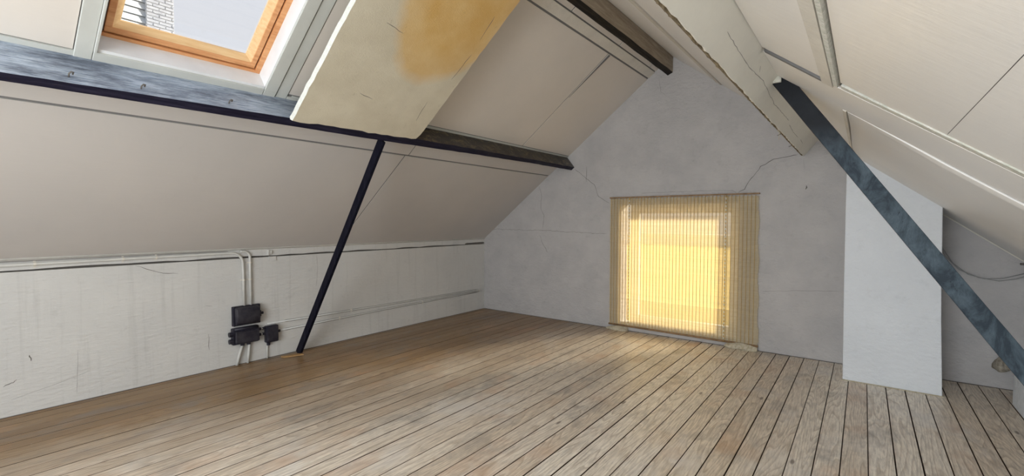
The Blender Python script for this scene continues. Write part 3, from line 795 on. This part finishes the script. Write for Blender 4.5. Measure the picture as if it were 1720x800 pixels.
def rbox(mb, x0, x1, y0, y1, z0, z1): return mb.box(x0, x1, y0, y1, z0, z1)
def half_barrel(y0, y1, z0, z1, x0, dep):
    rings = []
    for y in (y0, y0 + .008, y1 - .008, y1):
        s_ = .93 if y in (y0, y1) else 1.0
        pr = [(x0, (z0))]
        for k in range(13):
            a = math.pi * k / 12; pr.append((x0 + .012 + dep * s_ * math.sin(a) ** .7, (z0 + z1) / 2 - math.cos(a) * (z1 - z0) / 2 * s_))
        pr.append((x0, z1))
        rings.append([(a, y, c) for a, c in pr])
    return MB().loft(rings)
X0 = XL
t = thing('switch_box', (XL, 1.94, .375), 'black switch box with rounded scuffed lid, uppermost of the three on the knee wall', 'switch box', 'black switch boxes on the left knee wall')
MB().box(X0, X0 + .035, 1.815, 2.07, .382, .572).build('body', M['bakelite'], t, bevel=.008)
half_barrel(1.832, 2.045, .392, .562, X0 + .033, .050).build('lid', M['bakelite_scuff'], t, True)
MB().box(X0 + .02, X0 + .065, 2.045, 2.066, .45, .51).build('latch', M['bakelite'], t, bevel=.005)
MB().tube([(X0 + .045, 2.06, .48), (X0 + .045, 2.088, .48)], .014, 10).build('knob', M['bakelite'], t)
for y, z in ((1.828, .390), (1.828, .565), (2.055, .392), (2.055, .564)): MB().tube([(X0 + .03, y, z), (X0 + .043, y, z)], .008, 8).build('screw', M['bakelite'], t)
adopt(t)
t = thing('switch_box', (XL, 1.92, .195), 'wide black switch box directly under the rounded one, with terminal caps on its left', 'switch box', 'black switch boxes on the left knee wall')
MB().box(X0, X0 + .055, 1.805, 2.045, .205, .365).build('body', M['bakelite'], t, bevel=.010)
MB().box(X0 + .055, X0 + .080, 1.822, 2.04, .215, .335).build('lid', M['bakelite_scuff'], t, bevel=.010)
MB().tube([(X0 + .045, 1.82, .352), (X0 + .045, 2.035, .352)], .016, 12).build('hinge_rail', M['bakelite'], t, True)
for z in (.245, .312): MB().tube([(X0 + .04, 1.81, z), (X0 + .04, 1.785, z), (X0 + .04, 1.778, z)], .024, 12).build('terminal_cap', M['bakelite'], t)
for y in (1.90, 1.958): MB().tube([(X0 + .026, y, .21), (X0 + .026, y, .185)], .018, 12).build('cable_gland', M['bakelite'], t)
for z in (.262, .318): MB().tube([(X0 + .03, 2.04, z), (X0 + .03, 2.07, z)], .015, 12).build('cable_gland', M['bakelite'], t)
for y, z in ((1.835, .228), (1.835, .322), (2.028, .228), (2.028, .322)): MB().tube([(X0 + .078, y, z), (X0 + .085, y, z)], .007, 8).build('screw', M['bakelite'], t)
adopt(t)
t = thing('junction_box', (XL, 2.18, .15), 'small square black junction box right of the wide switch box', 'junction box')
MB().box(X0, X0 + .055, 2.112, 2.235, .165, .335).build('body', M['bakelite'], t, bevel=.010)
MB().box(X0 + .053, X0 + .066, 2.122, 2.226, .178, .322).build('lid', M['bakelite_scuff'], t, bevel=.006)
MB().tube([(X0 + .022, 2.145, .17), (X0 + .022, 2.145, .135)], .017, 12).build('cable_gland', M['bakelite'], t)
MB().tube([(X0 + .022, 2.23, .262), (X0 + .022, 2.262, .262)], .014, 12).build('cable_gland', M['bakelite'], t)
for z in (.262, .318): MB().tube([(X0 + .03, 2.085, z), (X0 + .03, 2.115, z)], .013, 12).build('cable_gland', M['bakelite'], t)
for z in (.262, .318): MB().tube([(X0 + .03, 2.068, z), (X0 + .03, 2.09, z)], .008, 8).build('conduit_nipple', M['pipe'], t)
for y, z in ((2.13, .19), (2.218, .19), (2.13, .31), (2.218, .31)): MB().tube([(X0 + .06, y, z), (X0 + .07, y, z)], .006, 8).build('screw', M['bakelite'], t)
adopt(t)
t = thing('wall_plate_cover', (XL, 2.2, 1.0), 'small square painted plate high on the knee wall right of the bent conduits', 'wall plate')
MB().box(X0, X0 + .010, 2.17, 2.245, .985, 1.032).build('plate', M['knee'], t, bevel=.002)
MB().box(X0, X0 + .030, 2.155, 2.165, 1.045, 1.10).build('clamp', M['pipe'], t, bevel=.002)
MB().box(X0, X0 + .022, 2.165, 2.20, 1.055, 1.095).build('clamp', M['pipe'], t, bevel=.004)
adopt(t)
o = MB().hexa([(-4.685, 2.235, .0015), (-4.635, 2.245, .0015), (-4.57, 2.415, .0015), (-4.635, 2.43, .0015), (-4.685, 2.235, .013), (-4.635, 2.245, .013), (-4.57, 2.415, .013), (-4.635, 2.43, .013)]).build('wood_offcut', M['scrap'], None, bevel=.002)
set_origin(o, (-4.63, 2.33, .0015)); tag(o, 'orange wood offcut lying on the floor at foot of the slim black strut', 'offcut')

# ================================================================== BLIND
BX0, BX1, BZ0, BZ1 = -2.600, -.893, .062, 1.690
by = D - .030
t = thing('reed_blind', ((BX0 + BX1) / 2, by, BZ0), 'straw coloured woven reed blind glowing over the gable window', 'blind')
# the blind hangs a little skew: its lower right corner is lower
def bz(x, z): return z + (x - BX0) / (BX1 - BX0) * (-.010)
m_ = MB(); nr = 226; pitch = (BZ1 - BZ0 - .02) / nr
for i in range(nr):
    z = BZ0 + .012 + pitch * i; j0 = random.uniform(-.004, .004); j1 = random.uniform(-.005, .006) + .006 * math.sin(i * .11)
    h = pitch * random.uniform(.74, .92) / 2; dy = .0025
    x0, x1 = BX0 + j0, BX1 + j1 + .018 * (1 - i / nr)
    m_.loft([[(x0, by - dy, bz(x0, z)), (x0, by, bz(x0, z) + h), (x0, by + dy, bz(x0, z)), (x0, by, bz(x0, z) - h)], [(x1, by - dy, bz(x1, z)), (x1, by, bz(x1, z) + h), (x1, by + dy, bz(x1, z)), (x1, by, bz(x1, z) - h)]])
o = m_.build('reeds', M['reed'], t); o['kind'] = 'stuff'
m_ = MB(); xt = BX0 + .02
while xt < BX1 + .005:
    for s_ in (-1, 1):
        m_.box(xt - .0022, xt + .0022, by + s_ * .0042 - .001, by + s_ * .0042 + .001, bz(xt, BZ0 + .01), bz(xt, BZ1))
    xt += .0395
o = m_.build('warp_threads', M['thread'], t); o['kind'] = 'stuff'
for xc in (-2.335, -1.212):
    c = MB().tube([(xc, by - .007, bz(xc, BZ0)), (xc, by - .007, bz(xc, BZ1))], .0045, 8).build('cord', M['cord'], t)
    bd = MB(); z = BZ0 + .03
    while z < BZ1 - .02:
        bd.tube([(xc, by - .010, z - .009), (xc, by - .016, z), (xc, by - .010, z + .009)], .0055, 6); z += .042
    o = bd.build('cord_beads', M['slab_edge'], c); o['kind'] = 'stuff'
MB().box(BX0 - .008, BX1 + .008, by - .008, D - .002, BZ1 - .003, BZ1 + .012).build('head_rail', M['rod'], t, bevel=.002)
MB().tube([(BX0 - .006, by, BZ0 + .004), (BX1 + .022, by, bz(BX1, BZ0) + .004)], .012, 10).build('bottom_rod', M['rod'], t, True)
adopt(t)

# plaster crumbs at the foot of the gable
def lump(name, c, s_, m, label, cat, seed, par=None):
    rnd = random.Random(seed); bm = bmesh.new(); bmesh.ops.create_icosphere(bm, subdivisions=3, radius=1)
    ph = [Vector((rnd.uniform(-1, 1), rnd.uniform(-1, 1), rnd.uniform(-1, 1))) * 4 for _ in range(4)]
    for v_ in bm.verts:
        q = 1 + sum(math.sin(v_.co.dot(p_) + k) for k, p_ in enumerate(ph)) * .09 + rnd.uniform(-.05, .05)
        v_.co = Vector((v_.co.x * s_[0], v_.co.y * s_[1], max(v_.co.z, -.35) * s_[2])) * q
    me = bpy.data.meshes.new(name); bm.to_mesh(me); bm.free(); me.materials.append(m)
    o = bpy.data.objects.new(name, me); COL.objects.link(o); o.location = c
    if label: tag(o, label, cat)
    return o
lump('plaster_lump', (-2.47, D - .03, .012), (.15, .05, .04), M['crumb'], 'crumbling plaster lump on floor under left corner of the blind', 'plaster', 1)
lump('plaster_lump', (-1.02, D - .035, .014), (.16, .05, .05), M['crumb'], 'crumbling plaster lump on floor under right corner of the blind', 'plaster', 2)
lump('rubble_stone', (.935, 5.42, .21), (.055, .07, .085), M['rubble'], 'rough rounded stone lodged against the gable wall behind the broad strut', 'stone', 3)

# cable loop and bracket at right
def sag(p0, p1, d, n=18): 
    p0 = Vector(p0); p1 = Vector(p1); return [p0.lerp(p1, i / n) + Vector((0, 0, -4 * d * (i / n) * (1 - i / n))) for i in range(n + 1)]
t = thing('cable_loop', (.8, D, 1.0), 'two thin slack grey cables looping over the gable wall right of the chimney breast', 'cable')
MB().tube([(.498, D - .012, 1.42)] + [(x_, D - .012, z_) for x_, z_ in [(.51, 1.30), (.55, 1.17), (.62, 1.04), (.72, .945), (.82, .915), (.93, .93), (1.066, .985)]], .0035, 6).build('cable', M['cable'], t, True)
MB().tube([(.498, D - .020, 1.36)] + [(x_, D - .020, z_) for x_, z_ in [(.52, 1.24), (.57, 1.10), (.66, .985), (.78, .925), (.90, .905), (1.0, .93), (1.066, .965)]], .0035, 6).build('cable', M['cable'], t, True)
adopt(t)
t = thing('cable_bracket', (1.03, D, 1.05), 'small dark bracket in the corner where gable meets right knee wall', 'bracket')
MB().box(1.02, 1.062, D - .03, D, 1.045, 1.062).build('arm', M['crack'], t, bevel=.003)
MB().box(1.045, 1.062, D - .03, D, .99, 1.045).build('arm', M['crack'], t, bevel=.003)
adopt(t)
# thin batten along the gable / right slope joint
struct(MB().slab(RP, .50, XR, D - .02, D, 0.0, .016).build('trim_2', M['batten']))

# ================================================================== OUTSIDE
t = thing('neighbour_house', (-12, 2, -4), 'neighbouring house with white plank cladding and brick pier seen through the roof light', 'house')
MB().box(-16, -12.06, -8, 3.1, -4, 10).build('wall', M['nmortar'], t)
for k in range(62):
    z = 1.0 + k * .145
    if z > 9.8: break
    MB().hexa([(-12.06, -8, z), (-12.0, -8, z), (-12.0, 3.06, z), (-12.06, 3.06, z), (-12.06, -8, z + .13), (-12.035, -8, z + .13), (-12.035, 3.06, z + .13), (-12.06, 3.06, z + .13)]).build('plank', M['siding'], t)
MB().box(-13.2, -11.97, 3.06, 3.55, -4, 10).build('pier', M['nmortar'], t)
bk = MB()
for r in range(130):
    z = 1.2 + r * .068; y = 3.07 - (.11 if r % 2 else 0)
    while y < 3.54:
        a, b_ = max(y, 3.065), min(y + .205, 3.545)
        if b_ - a > .03: bk.box(-11.975, -11.955 + random.uniform(-.003, .003), a, b_, z, z + .054)
        y += .22
o = bk.build('bricks', M['nbrick'], t); o['kind'] = 'stuff'
adopt(t)
t = thing('flat_roof_building', (-4, 16, .1), 'low building with yellow flat roof and white parapet seen dimly through the blind', 'building')
MB().box(-16, 14, 7.2, 25, -6, .1).build('flat_roof', M['roof_gravel'], t)
MB().box(-16, 14, 25, 25.4, -6, .68).build('parapet', M['parapet'], t)
adopt(t)
